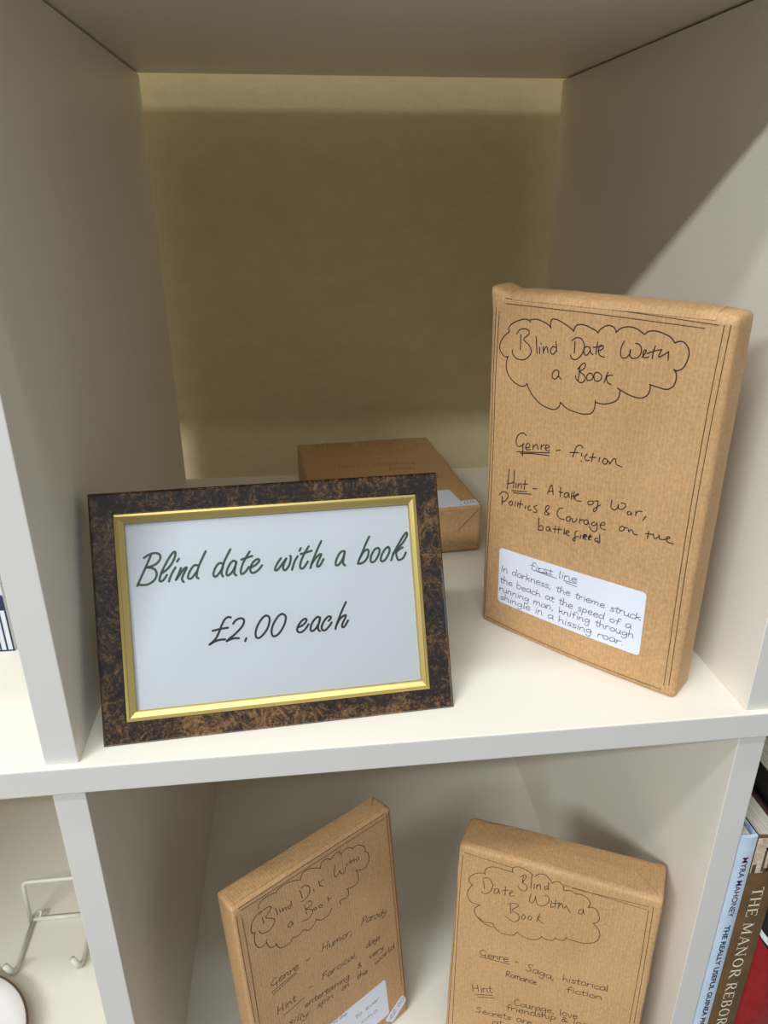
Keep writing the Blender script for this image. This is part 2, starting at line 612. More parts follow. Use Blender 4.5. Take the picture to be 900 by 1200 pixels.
# ------------------------------------------------------------------ handwriting: skeleton letters, pen strokes (1/200 cm) and text lines
FONT = {
 'a': (1.0, '.8,.95 .4,1 .1,.6 .15,.1 .5,.05 .8,.5 .85,.9|.85,.9 .85,.2 1,.02'),
 'b': (0.95, '.1,1.85 .1,.05|.1,.6 .4,1 .8,.8 .75,.2 .4,0 .1,.15'),
 'c': (0.85, '.8,.85 .5,1 .15,.7 .15,.2 .5,0 .85,.2'),
 'd': (1.0, '.8,.8 .4,1 .1,.6 .2,.1 .5,.05 .8,.4|.85,1.85 .82,.3 .95,0'),
 'e': (0.9, '.15,.5 .7,.6 .7,.9 .4,1 .1,.6 .2,.1 .5,0 .85,.2'),
 'f': (0.8, '.85,1.6 .6,1.8 .4,1.5 .35,.6 .3,-.1|.05,.9 .7,.95'),
 'g': (1.0, '.8,.9 .4,1 .1,.6 .3,.15 .7,.4 .8,.9|.8,.9 .8,-.3 .5,-.8 .1,-.5'),
 'h': (0.95, '.1,1.85 .1,0|.1,.5 .45,.95 .7,.75 .7,.2 .9,0'),
 'i': (0.4, '.2,1 .2,.02|.22,1.45 .25,1.55'),
 'k': (0.9, '.1,1.85 .1,0|.7,1 .15,.5|.3,.6 .8,0'),
 'l': (0.4, '.2,1.85 .18,.1 .3,0'),
 'm': (1.4, '.1,1 .1,0|.1,.6 .4,1 .6,.8 .6,0|.6,.6 .9,1 1.15,.8 1.15,.2 1.3,0'),
 'n': (0.95, '.1,1 .1,0|.1,.6 .45,1 .7,.8 .7,.2 .9,0'),
 'o': (0.95, '.5,1 .15,.75 .15,.2 .5,0 .8,.3 .8,.75 .5,1'),
 'p': (0.95, '.15,1 .1,-.8|.15,.8 .5,1.05 .8,.7 .6,.2 .15,.2'),
 'r': (0.7, '.1,1 .1,0|.1,.55 .35,.9 .7,.95'),
 's': (0.75, '.7,.9 .4,1 .15,.8 .4,.5 .65,.25 .4,0 .05,.1'),
 't': (0.7, '.35,1.5 .3,.2 .5,0 .65,.1|.02,1 .7,1.05'),
 'u': (0.95, '.1,1 .12,.3 .4,0 .7,.3 .75,1|.75,1 .75,.2 .95,0'),
 'v': (0.85, '.1,1 .4,0 .75,1'),
 'w': (1.2, '.1,1 .3,0 .6,.8 .85,0 1.15,1'),
 'y': (0.9, '.1,1 .15,.4 .45,.2 .75,.6|.8,1 .7,-.3 .4,-.8 .1,-.6'),
 'I': (0.5, '.25,1.8 .22,0'),
 'G': (1.3, '1,1.6 .7,1.85 .2,1.4 .1,.7 .5,.3 1,.5|1,.8 .95,-.4'),
 'H': (1.3, '.15,1.9 .05,0|1,1.9 .95,0|.1,.8 1,.95'),
 'P': (1.1, '.25,1.8 .15,-.2|.05,1.6 .5,1.9 .95,1.5 .7,.9 .25,.8'),
 'F': (1.0, '.3,1.7 .2,0|.05,1.7 1,1.95|.25,.9 .8,1'),
 'S': (1.1, '.95,1.7 .6,1.9 .3,1.5 .6,1 .85,.5 .5,0 .05,.2'),
 'R': (1.15, '.2,1.7 .1,0|.05,1.6 .5,1.9 .9,1.5 .6,1.05 .2,.9|.4,.95 1,0'),
 'C': (1.15, '.95,1.6 .6,1.85 .2,1.3 .15,.5 .5,0 1.05,.2'),
 'B': (1.15, '.2,1.7 .15,.1|.05,1.6 .5,1.9 .85,1.5 .3,1 .85,.8 .8,.1 .4,-.1 0,.1'),
 'D': (1.2, '.25,1.7 .2,.1|0,1.7 .5,1.85 1,1.3 .9,.4 .4,-.05 0,.1'),
 '&': (1.0, '.9,0 .25,1.2 .45,1.6 .65,1.3 .1,.5 .3,0 .8,.5'),
 '2': (1.0, '.1,1.4 .4,1.8 .8,1.4 .5,.7 .1,0 .9,.05'),
 '0': (1.0, '.5,1.8 .15,1.2 .2,.3 .5,0 .85,.6 .8,1.4 .5,1.8'),
 '£': (1.1, '1,1.5 .7,1.8 .45,1.4 .4,.5 .1,0 1,.1|.1,.85 .8,.9'),
 ',': (0.5, '.3,.2 .1,-.35'),
 '.': (0.4, '.15,.05 .22,.08'),
 '-': (0.8, '.1,.6 .6,.65'),
 ' ': (0.75, ''),
}
INK = {
 'sign_green': '548,1830 519,1771 483,1699 441,1618 400,1538|481,1810 523,1834 574,1849 619,1843 639,1813 630,1776 594,1741 547,1722 501,1711|501,1711 546,1705 581,1681 592,1638 575,1593 537,1559 490,1541 441,1542 407,1551|642,1643 694,1677 743,1729 780,1797 787,1839 774,1846 740,1814 694,1747 648,1666 621,1603 616,1571 632,1563 661,1581 690,1621|777,1689 747,1644 721,1595 706,1556|817,1773 797,1748|830,1680 810,1634 775,1566|775,1566 818,1619 858,1668 888,1682 876,1657 845,1603 833,1566 848,1539|1002,1689 970,1698 936,1671 905,1621 893,1580 906,1565 935,1576 980,1629|1083,1828 1049,1766 1006,1684 984,1620 979,1577 994,1562|1239,1693 1206,1696 1172,1661 1148,1611 1145,1578 1163,1565 1194,1588 1241,1650|1328,1829 1296,1775 1258,1706 1233,1637 1224,1590 1237,1562|1375,1697 1352,1711 1318,1687 1286,1632 1273,1581 1288,1567 1320,1587 1356,1636 1379,1696|1379,1696 1361,1636 1351,1584 1368,1561|1518,1790 1486,1745 1444,1677 1419,1612 1418,1576 1437,1572 1471,1598 1499,1636|1430,1716 1485,1731 1541,1744|1520,1627 1564,1648 1604,1681 1606,1704 1578,1704 1537,1669 1513,1614 1522,1577 1554,1574 1599,1602 1632,1640|1829,1698 1793,1653 1762,1598 1766,1578 1793,1588 1839,1640 1883,1691|1883,1691 1854,1638 1844,1591 1859,1573 1889,1592 1918,1643 1930,1705 1923,1715|2000,1704 1965,1653 1933,1571|2039,1785 2023,1760|2120,1796 2077,1736 2038,1667 2018,1606 2027,1576 2056,1583 2101,1642|2033,1724 2087,1736 2146,1750|2254,1842 2215,1774 2170,1685 2136,1611 2123,1573|2136,1611 2178,1665 2220,1701 2245,1707 2227,1671 2199,1620 2192,1586 2211,1583 2238,1612 2263,1654|2490,1714 2471,1722 2435,1701 2396,1638 2385,1590 2401,1577 2435,1601 2473,1661 2490,1714|2490,1714 2469,1637 2464,1593 2482,1571|2757,1850 2723,1793 2676,1699 2636,1624 2617,1576|2636,1624 2680,1689 2717,1715 2739,1704 2727,1646 2693,1599 2652,1578 2623,1580|2842,1725 2806,1713 2767,1657 2753,1604 2766,1581 2802,1595 2842,1656 2855,1704 2842,1725|2950,1727 2916,1708 2876,1653 2860,1600 2876,1580 2912,1601 2952,1662 2962,1706 2950,1727|2971,1587 2996,1644 3042,1719 3104,1809 3148,1860 3161,1851 3150,1815 3100,1750 3040,1695 2997,1654|3102,1710 3065,1693 3027,1661|3027,1661 3034,1611 3046,1582 3077,1586 3109,1610 3132,1653',
 'sign_black': '1285,1141 1257,1147 1223,1125 1187,1066 1154,994 1117,936 1057,888|1057,888 1107,913 1159,927 1214,926|1097,1023 1171,1035 1250,1041|1304,1076 1334,1109 1377,1124 1409,1112 1412,1078 1385,1033 1325,977 1266,935 1229,906|1229,906 1265,921 1312,929 1351,924|1424,918 1421,909 1415,897 1411,889|1637,1129 1597,1104 1550,1041 1522,972 1523,920 1550,908 1595,937 1641,994 1668,1064 1666,1112 1637,1129|1799,1131 1759,1108 1711,1045 1683,976 1687,921 1716,911 1761,940 1809,1007 1832,1067 1831,1111 1799,1131|1952,979 1995,992 2035,1024 2044,1050 2023,1057 1983,1029 1948,980 1943,940 1970,924 2015,944 2062,998|2182,1052 2164,1067 2129,1045 2091,995 2078,943 2096,925 2131,948 2169,1002 2185,1052|2185,1052 2163,988 2155,940 2173,918|2270,1015 2295,1042 2290,1059 2260,1054 2223,1016 2195,966 2198,929 2226,922 2267,954 2300,995|2463,1192 2432,1138 2387,1050 2346,961 2334,925|2346,961 2385,1021 2426,1051 2453,1053 2433,1011 2407,965 2408,936 2433,945 2471,1000',
 'one_ink': '231,3627 222,3667 267,3718 353,3759 432,3774 476,3749|466,3771 537,3786 616,3771 682,3745 707,3719|707,3717 705,3775 722,3806 778,3804 855,3774 920,3742 962,3712|959,3711 973,3759 1013,3783 1073,3783 1134,3765 1189,3745 1211,3725|234,3372 195,3361 144,3397 120,3454 138,3528 184,3587 231,3627|372,3614 373,3460|321,3614 352,3660 412,3678 459,3664 462,3624 405,3571 468,3521 503,3461 476,3399 411,3358 335,3362 284,3403 278,3444|549,3613 571,3443|595,3511 602,3447|612,3556 615,3546|636,3524 645,3462|641,3461 660,3516 683,3522 694,3468|785,3531 749,3538 723,3506 728,3473 755,3462 784,3497|776,3592 793,3498|982,3617 984,3504|949,3619 989,3653 1044,3652 1081,3602 1079,3535 1048,3475 996,3438 958,3452 945,3478|1135,3581 1104,3582 1084,3547 1094,3504 1124,3504 1147,3544|1143,3582 1158,3529 1183,3515|1211,3725 1239,3766 1293,3802 1344,3804 1381,3781 1396,3749|1393,3749 1430,3789 1494,3813 1560,3813 1617,3792 1666,3763|1666,3763 1703,3794 1765,3805 1840,3791 1911,3764 1953,3721|1951,3721 1991,3738 2032,3735 2072,3698 2091,3640 2081,3568 2055,3507 2008,3477 1978,3483|1218,3637 1212,3522|1176,3586 1199,3587 1262,3607|1232,3555 1276,3582 1277,3609 1250,3611 1236,3577 1240,3534 1260,3511 1302,3506|1482,3679 1461,3621 1459,3557 1481,3522 1522,3533 1550,3574 1552,3610|1547,3600 1553,3553 1578,3532 1621,3541 1654,3583 1653,3635 1627,3668 1594,3672|1669,3553 1696,3599 1701,3625 1682,3618 1676,3585 1691,3551 1732,3567|1782,3672 1769,3613 1768,3556|1712,3595 1798,3633 1844,3647|1844,3647 1828,3605 1827,3576 1870,3606 1908,3636|1908,3638 1913,3560|1239,2952 1205,2923 1132,2908 1044,2913 946,2937 877,2985|877,2985 862,2934 819,2899 753,2896 650,2926 572,2980 513,3044 474,3114|481,3118 448,3088 400,3078 322,3105 248,3167 212,3248 214,3321 230,3372|832,3296 799,3309 763,3269 767,3222 800,3216 835,3256|832,3300 836,3250 861,3225|1057,3375 1051,3243|1035,3349 1073,3400 1102,3421 1116,3400 1096,3358 1062,3330 1107,3303 1125,3266 1102,3228 1065,3224 1025,3256 1020,3284|1159,3328 1138,3296 1148,3258 1184,3263 1205,3295 1190,3327 1159,3328|1978,3481 2000,3458 2010,3413 2000,3348 1969,3309 1929,3292 1864,3299 1775,3314|1779,3315 1783,3259 1762,3207 1716,3175 1650,3171 1568,3188 1466,3229|1494,3217 1493,3161 1468,3106 1408,3070 1333,3048 1254,3051|1252,3070 1253,2999 1239,2952|1229,3349 1213,3313 1226,3270 1262,3264 1291,3291 1292,3325 1259,3348 1229,3349|1354,3368 1325,3263|1403,3344 1367,3339 1340,3310|1343,3316 1360,3268 1399,3252|499,2547 462,2572 407,2540 378,2468 391,2413 436,2410 478,2452|466,2446 471,2307|499,2404 550,2432 543,2463 513,2456 504,2413 523,2390 561,2402|592,2465 592,2409|594,2433 635,2479 656,2423|691,2487 690,2430|693,2463 729,2495|740,2457 785,2475 776,2497 746,2491 742,2450 767,2435 792,2445|395,2340 598,2377 794,2418|441,2328 582,2360 792,2384|867,2457 919,2477|1169,2553 1143,2578 1097,2552 1079,2486 1064,2432|1028,2474 1127,2493|1162,2497 1162,2465|1160,2413 1166,2405|1222,2502 1197,2458 1221,2428 1251,2441|1286,2525 1276,2430|1249,2470 1318,2486|1360,2496 1356,2448|1412,2497 1395,2458 1416,2436 1444,2454 1440,2491 1412,2497|1442,2476 1465,2474 1472,2450|1472,2450 1506,2514 1529,2512 1542,2466 1603,2451|310,2112 296,1871|296,1929 384,1976|376,2111 377,1901|410,1970 410,1910|434,1968 437,1917|439,1949 470,1981 483,1929|522,2033 516,1920|494,1980 555,1996|356,1864 548,1903|380,1842 609,1888|622,1960 675,1971|807,1947 840,2048 856,2055 876,1952|816,1974 873,1998|958,2062 962,1955|937,2007 988,2009|1046,2024 1009,2001 1012,1965 1045,1978 1054,2022 1067,1975|1094,2041 1090,1957|1121,2056 1116,1967|1090,1993 1162,2026 1165,2043 1141,2023 1133,1977 1168,1962 1208,1970|1319,2003 1285,1986 1291,1955 1330,1966 1348,1999 1319,2003|1358,2014 1394,2021|1393,2024 1390,1934 1362,1893 1353,1918 1424,1987|1540,2073 1537,2000 1566,1973 1603,1995 1612,2045|1612,2045 1620,2004 1655,2002 1689,2043 1678,2071 1640,2069|1741,2003 1716,1991 1720,1963 1745,1970 1756,1999|1756,1999 1760,1972|1799,2024 1805,1975|1802,1999 1827,2032 1862,2036|1908,1997 1882,1947|1252,1753 1289,1777 1311,1757 1294,1725 1268,1724 1259,1748|1303,1768 1322,1731|1380,1778 1350,1758 1359,1732 1390,1744 1406,1779|1406,1779 1416,1709 1391,1668 1351,1676 1328,1709|1440,1763 1489,1778 1486,1807 1456,1790 1445,1751 1469,1725 1511,1727|1684,1824 1656,1796 1660,1764 1695,1775 1707,1805 1684,1824|1706,1811 1733,1819|1746,1813 1754,1780|1754,1780 1777,1809 1792,1805 1811,1772 1847,1775|1956,1850 1952,1765|1926,1812 2000,1825|2005,1833 2023,1788 2059,1818 2062,1838|2062,1838 2074,1798 2113,1804|2113,1804 2166,1833 2163,1851 2139,1837 2143,1797 2167,1787 2212,1785|1269,1575 1301,1585 1299,1605 1274,1595 1271,1555 1304,1552|1350,1628 1334,1555|1437,1601 1405,1591 1409,1561 1446,1577|1451,1653 1460,1562 1428,1565|236,1761 234,1653|197,1772 234,1815 294,1820 312,1782 284,1724 240,1691|352,1736 331,1702 347,1678 376,1700 370,1734 352,1736|415,1746 412,1689|449,1746 445,1691|481,1779 472,1682|443,1722 509,1740|549,1735 541,1693|603,1750 576,1717 593,1688 621,1702|689,1774 650,1742 690,1719 687,1690 652,1684|850,1703 797,1756 814,1807 843,1797 805,1738 791,1703 823,1695 851,1730|1004,1833 960,1810 942,1750 976,1705 1031,1705|1081,1756 1056,1729 1066,1697 1098,1711 1106,1750 1081,1756|1120,1745 1137,1705 1171,1729 1178,1758|1214,1769 1212,1714|1216,1749 1247,1769|725,1631 731,1484|728,1526 769,1553 786,1522 766,1491 726,1490|861,1562 827,1549 829,1514 858,1516 869,1555|869,1555 883,1513|936,1596 932,1518|977,1602 977,1525|911,1554 1014,1578|1046,1602 1045,1533|1052,1542 1097,1570 1095,1590 1069,1575 1070,1540 1107,1535|1201,1616 1174,1593 1179,1533 1176,1493 1155,1498 1169,1530 1220,1560|1242,1581 1238,1538|1276,1564 1310,1591 1303,1602 1278,1585 1277,1551 1307,1553|1331,1579 1362,1598 1355,1609 1334,1596 1333,1562 1366,1565',
 'one_border': '60,3860 50,3081 56,2558 43,1614 16,675 5,38|100,3823 83,3143 86,2564 80,1733 61,822 48,81|168,3958 1182,3957 2304,3913|178,3907 1188,3899 2191,3874|2348,3916 2324,3012 2317,1794 2343,140|2401,3921 2375,3023 2364,1810 2393,157|66,12 1044,13 1995,-3 2347,40',
 'one_label_ul': '700,964 803,975 912,985|759,967 1008,967|1093,973 1253,988|1123,958 1263,951',
 'A_ink': '345,3688 372,3760 467,3791 613,3764|1389,2932 1354,2878 1284,2850 1191,2870 1124,2931|1131,2915 1079,2866 1001,2836 919,2906|918,2900 842,2871 747,2896|756,2899 696,2848 609,2858 544,2891 499,3004|520,2968 468,2970 413,3005 379,3119 400,3150|369,3107 316,3092 262,3120 231,3217 232,3310 252,3388|251,3380 213,3400 205,3461 235,3550 301,3611 378,3635|380,3532 384,3426|340,3599 427,3627 508,3613 501,3563 424,3490 513,3413 539,3355 497,3293 425,3263 345,3288 305,3357|573,3537 590,3412|625,3480 634,3420|666,3468 670,3408|668,3419 715,3447 720,3390|789,3415 748,3435 752,3395 786,3389|798,3484 804,3394|990,3247 1000,3113|966,3274 1059,3293 1099,3245 1066,3201 1002,3200 1084,3129 1087,3077 1025,3026 919,3051|1139,3127 1110,3119 1134,3082 1162,3090 1139,3127|1221,3115 1192,3107 1215,3065 1254,3072 1221,3115|1349,3160 1352,3075|1399,3100 1353,3114|749,3177 714,3145 721,3102 764,3097 778,3135 749,3177|778,3135 787,3105|613,3759 650,3787 737,3799 854,3772 978,3710|978,3710 1014,3782 1105,3795 1224,3735 1291,3686|1291,3686 1318,3753 1393,3768 1470,3707|1481,3719 1542,3755 1607,3744 1633,3684|1633,3684 1691,3723 1768,3715 1830,3651|1830,3655 1900,3663 1975,3618 2031,3538 2024,3473|2021,3476 2075,3410 2081,3306 2037,3235 1962,3206 1875,3245|1848,3274 1870,3189 1861,3074 1792,3032 1657,3068|1677,3064 1683,2979 1642,2928 1538,2963 1538,2882|949,3555 967,3418|970,3578 1041,3575 1094,3499 1075,3417 1014,3365 942,3369|1096,3444 1079,3423 1101,3408|1149,3431 1153,3389|1242,3509 1248,3409|1312,3479 1241,3461 1291,3378|1521,3576 1490,3472 1500,3396 1559,3404 1583,3447|1583,3447 1604,3373 1662,3373 1679,3439|1704,3491 1708,3435|1774,3502 1777,3436|1741,3466 1809,3465|1826,3487 1829,3426|1831,3444 1867,3450 1873,3406|1903,3465 1912,3400|337,2280 723,2314|356,2232 729,2289|896,2375 971,2376|882,1894 937,1884|459,1759 794,1797',
 'A_border': '89,3882 1107,3886 2422,3879|113,3831 1125,3818 2403,3809|48,3792 46,3129 51,1993|118,3714 122,3068 107,1941|2492,3917 2493,2502 2511,320|2448,3870 2450,2581 2454,586',
 'B_ink': '238,3369 177,3407 181,3492 262,3581 373,3625|376,3598 373,3680 458,3757 589,3768 729,3760|729,3760 728,3840 821,3878 934,3844 992,3807|1011,3791 1060,3855 1149,3864 1229,3778|1231,3767 1297,3819 1372,3785 1388,3711|1389,3706 1466,3735 1557,3704|1538,3720 1644,3714 1722,3640 1706,3554|1706,3554 1782,3572 1844,3492 1856,3392 1794,3321|1793,3332 1873,3247 1895,3138 1845,3035 1728,2970 1622,2955 1504,2960|1501,2983 1463,2910 1392,2898 1363,2910|1368,2912 1323,2853 1250,2840 1183,2862|1192,2865 1142,2796 1033,2759 937,2775 867,2815|868,2808 808,2734 694,2713 595,2748 530,2834|520,2830 434,2809 333,2856|364,3499 383,3363|352,3530 426,3557 490,3473 470,3359 399,3284 349,3302|555,3438 515,3399 525,3343 565,3370 569,3431|569,3431 589,3355|658,3499 660,3358|617,3420 699,3460|713,3401 756,3448 741,3466 716,3414 734,3374 770,3392|869,3752 864,3634|834,3728 884,3780 906,3742 873,3660 929,3599 916,3531 862,3516 811,3567|974,3801 979,3594|1018,3678 1020,3598|1049,3678 1050,3609|1049,3643 1084,3698 1101,3616|1183,3699 1149,3680 1162,3638 1194,3678|1191,3765 1198,3640|992,3505 979,3394 1015,3361 1045,3431 1049,3491|1051,3469 1088,3365 1161,3369 1225,3464 1208,3539 1162,3545|1255,3487 1255,3381 1285,3405|1305,3529 1305,3389|1262,3454 1375,3493|1351,3500 1349,3399|1350,3429 1384,3496 1409,3429 1440,3471|1439,3487 1472,3429 1502,3394|1642,3495 1604,3469 1607,3411 1648,3439 1654,3499|1654,3499 1669,3424|742,3233 762,3096|718,3236 799,3274 848,3250 772,3148 861,3110 869,3016 797,2969 688,3019|924,3135 901,3077 931,3053 954,3110 924,3135|1007,3143 984,3098 1014,3073 1040,3127 1007,3143|1129,3226 1105,3090|1152,3180 1106,3145 1189,3082|543,2765 416,2789 299,2892 284,3000 349,3074|349,3074 219,3083 163,3209 218,3374|401,2188 598,2206 812,2226|883,2302 932,2302|391,1484 637,1574|434,1450 660,1539',
 'B_border': '63,3806 61,3023 103,788|18,3325 31,2357 40,758|77,3860 714,3835|1479,3776 2395,3829|1381,3795 2378,3775|2451,3843 2467,2926 2476,1916|2403,3771 2418,2906 2420,1889',
}
LINES = {
 'one_label': [['first line', [3.29, 4.86], [6.31, 5.01], 1.0], ['In darkness, the trieme struck', [1.32, 3.99], [10.05, 4.08], 1.0], ['the beach at the speed of a', [1.3, 3.22], [9.61, 3.38], 1.0], ['running man, knifing through', [1.29, 2.59], [9.82, 2.87], 1.0], ['shingle in a hissing roar.', [1.38, 2.07], [9.32, 2.2], 1.0]],
 'A': [['Genre', [1.7, 11.78], [3.87, 11.77], 1.2], ['Humor,', [5.75, 11.65], [8.37, 11.26], 1.2], ['Parody', [9.15, 11.45], [11.45, 10.83], 1.2], ['Hint', [1.85, 9.28], [3.34, 9.28], 1.2], ['Farcical,', [5.44, 9.28], [8.59, 9.0], 1.0], ['days', [9.33, 9.09], [10.7, 8.95], 1.0], ['entertaining', [3.88, 8.08], [7.7, 7.6], 1.0], ['&', [8.46, 7.79], [8.85, 7.79], 1.0], ['very', [9.52, 7.9], [10.91, 7.79], 1.0], ['spin', [4.8, 7.24], [6.2, 7.02], 1.0], ['on', [6.9, 7.01], [7.59, 6.95], 1.0], ['the', [8.25, 6.97], [9.29, 6.8], 1.0], ['world', [9.97, 6.95], [11.95, 7.12], 1.0], ['silly', [2.44, 7.71], [4.05, 7.2], 1.0]],
 'A_label': [['first line', [5.44, 4.85], [7.09, 4.53], 0.9], ['to ever', [7.76, 3.49], [10.04, 3.45], 0.9], ['who', [8.23, 2.62], [9.82, 2.5], 0.9]],
 'A_price': [['£2.00', [10.88, 0.55], [12.45, 1.42], 0.7]],
 'B': [['Genre', [2.02, 11.01], [4.01, 11.31], 1.1], ['Saga,', [5.16, 11.04], [7.13, 10.98], 1.2], ['historical', [7.61, 11.19], [10.53, 11.51], 1.1], ['Romance', [3.91, 9.96], [6.02, 10.11], 1.0], ['fiction', [7.93, 10.34], [10.26, 10.64], 1.0], ['Hint', [1.77, 7.62], [3.2, 8.1], 1.2], ['Courage, love', [4.67, 7.65], [8.93, 8.33], 1.1], ['friendship & loss', [4.19, 6.99], [9.92, 7.94], 1.0], ['Secrets are', [2.09, 5.81], [6.08, 6.42], 1.0], ['at', [3.36, 5.21], [4.14, 5.42], 1.0]],
 'flat': [['Blind Date', [1.46, 15.13], [8.8, 15.15], 1.3], ['Genre - Historical', [2.55, 9.92], [9.42, 9.62], 1.1], ['fiction', [6.82, 8.44], [9.13, 8.4], 1.1], ['Hint - a house of secrets', [1.65, 6.68], [10.89, 6.01], 1.0]],
}
# poses: (base corner), yaw, lean, width, height, depth (cm)
SIGN = ((0.956, 0.858, 0.03), 0.0612, 0.4354, 17.524, 12.345)
ONE = ((21.917, 10.419, 0.0), -0.8351, -0.0397, 12.310, 19.919, 2.100)
PA = ((6.775, 1.595, -34.555), 0.5851, 0.1097, 12.704, 19.560, 1.969)
PB = ((19.386, 4.650, -34.466), -0.4558, 0.0960, 12.787, 19.800, 3.143)
def hand_lines(key, seed, xh, sl=slice(None)):
    rng = random.Random(seed)
    out = []
    for t, a, b, hh in LINES[key][sl]:
        out += write(t, a, b, xh * hh, rng)
    return out

# 1. the big standing parcel on the right of the middle shelf
o1, yaw1, lean1, w1, h1, d1 = ONE
p, tr = parcel('wrapped_book', 'brown paper parcel standing upright at right on the middle shelf, hint about war and politics',
               o1, yaw1, lean1, w1, h1, d1, r=0.24, bulge=0.28, crown=0.28, seed=2, amp=0.035, peak=0.38)
folded_edge(p, tr, 1.2, w1 - .95, h1, 38, 118)
ink('handwriting', decode(INK['one_ink']), 0.056, M['ink'], p, tr)
ink('border_lines', decode(INK['one_border'])[:-1] + [[(.45, .36), (3.5, .31), (8, .33), (11.6, .36)]], 0.034, M['ink_brown'], p, tr, sub=24, lift=0.014)
lab, lt = sheet('label_sticker', [(1.16, 5.50), (10.14, 5.78), (10.22, 1.92), (1.22, 1.84)], M['label'], p, tr, r=0.25)
lab['label'] = 'white sticker with first line in pen'
ink('handwriting', hand_lines('one_label', 5, .235) + decode(INK['one_label_ul']), 0.036, M['ink_label'], lab, lt)

# 2. parcel in the lower compartment, left
oA, yawA, leanA, wA, hA, dA = PA
p, tr = parcel('wrapped_book', 'brown paper parcel in the lower compartment at left, turned to the right, genre humor',
               oA, yawA, leanA, wA, hA, dA, r=0.2, bulge=0.05, crown=0.08, seed=5, amp=0.025, tl=(0, .03), tr=(-.1, -.08))
flaps(p, tr, wA, hA, dA, 1)
ink('handwriting', decode(INK['A_ink']) + hand_lines('A', 9, .27), 0.050, M['ink_brown'], p, tr)
ink('border_lines', decode(INK['A_border']), 0.034, M['ink_brown'], p, tr, sub=24, lift=0.014)
lab, lt = sheet('label_sticker', [(1.66, 4.95), (10.78, 4.88), (10.86, 1.30), (1.74, 1.33)], M['label'], p, tr, r=0.22)
ink('handwriting', hand_lines('A_label', 6, .24), 0.034, M['ink_pale'], lab, lt)
lab, lt = sheet('price_sticker', [(12.28, 2.02), (12.66, 1.14), (11.1, 0.12), (10.36, 0.90)], M['label'], p, tr, r=0.25)
ink('handwriting', hand_lines('A_price', 7, .3), 0.034, M['ink_pale'], lab, lt)

# 3. parcel in the lower compartment, right
oB, yawB, leanB, wB, hB, dB = PB
p, tr = parcel('wrapped_book', 'brown paper parcel in the lower compartment at right, leaning back, genre saga and historical romance',
               oB, yawB, leanB, wB, hB, dB, r=0.26, bulge=0.05, crown=0.12, seed=11, amp=0.04, tl=(.12, -.18), tr=(.2, .2))
flaps(p, tr, wB, hB, dB, 1)
ink('handwriting', decode(INK['B_ink']) + hand_lines('B', 12, .27), 0.046, M['ink_brown'], p, tr)
ink('border_lines', decode(INK['B_border']), 0.030, M['ink_brown'], p, tr, sub=24, lift=0.014)

# 4. parcel lying flat at the back of the middle shelf
wF, hF, dF = 12.175, 16.852, 3.705
p, tr = parcel('wrapped_book', 'brown paper parcel lying flat at the back of the middle shelf behind the picture frame',
               (11.921, 18.974, 3.735), .079, math.pi / 2, wF, hF, dF, r=0.2, crown=0.0, seed=21, amp=0.02)
flaps(p, tr, wF, hF, dF, -1)
ink('title_handwriting', hand_lines('flat', 14, .42, slice(0, 1)), 0.04, M['ink_faint'], p, tr)
ink('handwriting', hand_lines('flat', 15, .42, slice(1, None)), 0.04, M['ink_faint'], p, tr)
cl = [[(1.3, 15.6), (1.0, 14.8), (1.6, 14.0)], [(1.6, 14.0), (3.0, 12.8), (4.6, 13.3)], [(4.6, 13.3), (6.5, 12.4), (8.2, 13.5)], [(8.2, 13.5), (10.4, 13.6), (10.6, 15.0)],
      [(10.6, 15.0), (9.6, 16.2), (8.0, 16.0)], [(8.0, 16.0), (5.6, 16.5), (3.8, 16.0)], [(3.8, 16.0), (2.2, 16.4), (1.3, 15.6)]]
ink('cloud_outline', cl, 0.035, M['ink_faint'], p, tr)
lab, lt = sheet('label_sticker', [(1.6, 3.42), (10.62, 3.36), (10.9, 0.12), (1.6, 0.12)], M['label'], p, tr, r=0.2)
lab, lt = sheet('price_sticker', [(10.86, 1.0), (12.0, 1.12), (12.02, 0.14), (10.86, 0.12)], M['label'], p, tr, r=0.05)
ink('handwriting', write('£2.00', (10.95, .35), (11.9, .5), .25, random.Random(3)), 0.035, M['ink_pale'], lab, lt)

# ------------------------------------------------------------------ framed sign
oS, yawS, leanS, wS, hS = SIGN
fr = empty('picture_frame', P3(*oS), (-leanS, 0, yawS))
tag(fr, 'burr walnut and gold picture frame sign reading Blind date with a book, two pounds each', 'picture frame')
def ring(name, outer, inner, ys, material, parent):
    """mitred frame ring; ys = (y outer, y inner) profile from outer to inner, list of (t, y)"""
    (ax0, ax1, az0, az1), (bx0, bx1, bz0, bz1) = outer, inner
    V, F = [], []
    for t, y in ys:
        x0 = ax0 + (bx0 - ax0) * t; x1 = ax1 + (bx1 - ax1) * t
        z0 = az0 + (bz0 - az0) * t; z1 = az1 + (bz1 - az1) * t
        V += [(x0, y, z0), (x1, y, z0), (x1, y, z1), (x0, y, z1)]
    n = len(ys)
    for i in range(n):
        j = (i + 1) % n
        for k in range(4):
            l = (k + 1) % 4
            F.append((i * 4 + k, i * 4 + l, j * 4 + l, j * 4 + k))
    o = link_mesh(name, V, F, material, parent)
    return o
TH = 1.3
GO = (1.15, 16.32, 1.12, 11.27)
GI = (1.585, 15.935, 1.56, 10.81)
ring('walnut_moulding', (0, wS, 0, hS), GO, [(0, 0.12), (0.1, 0.0), (0.93, 0.03), (1, 0.06), (1, TH), (0, TH)], M['burr'], fr)
ring('outer_edge', (-.025, wS + .025, -.025, hS + .025), (0.02, wS - .02, 0.02, hS - .02), [(0, 0.14), (1, 0.10), (1, TH + .02), (0, TH + .02)], M['black_edge'], fr)
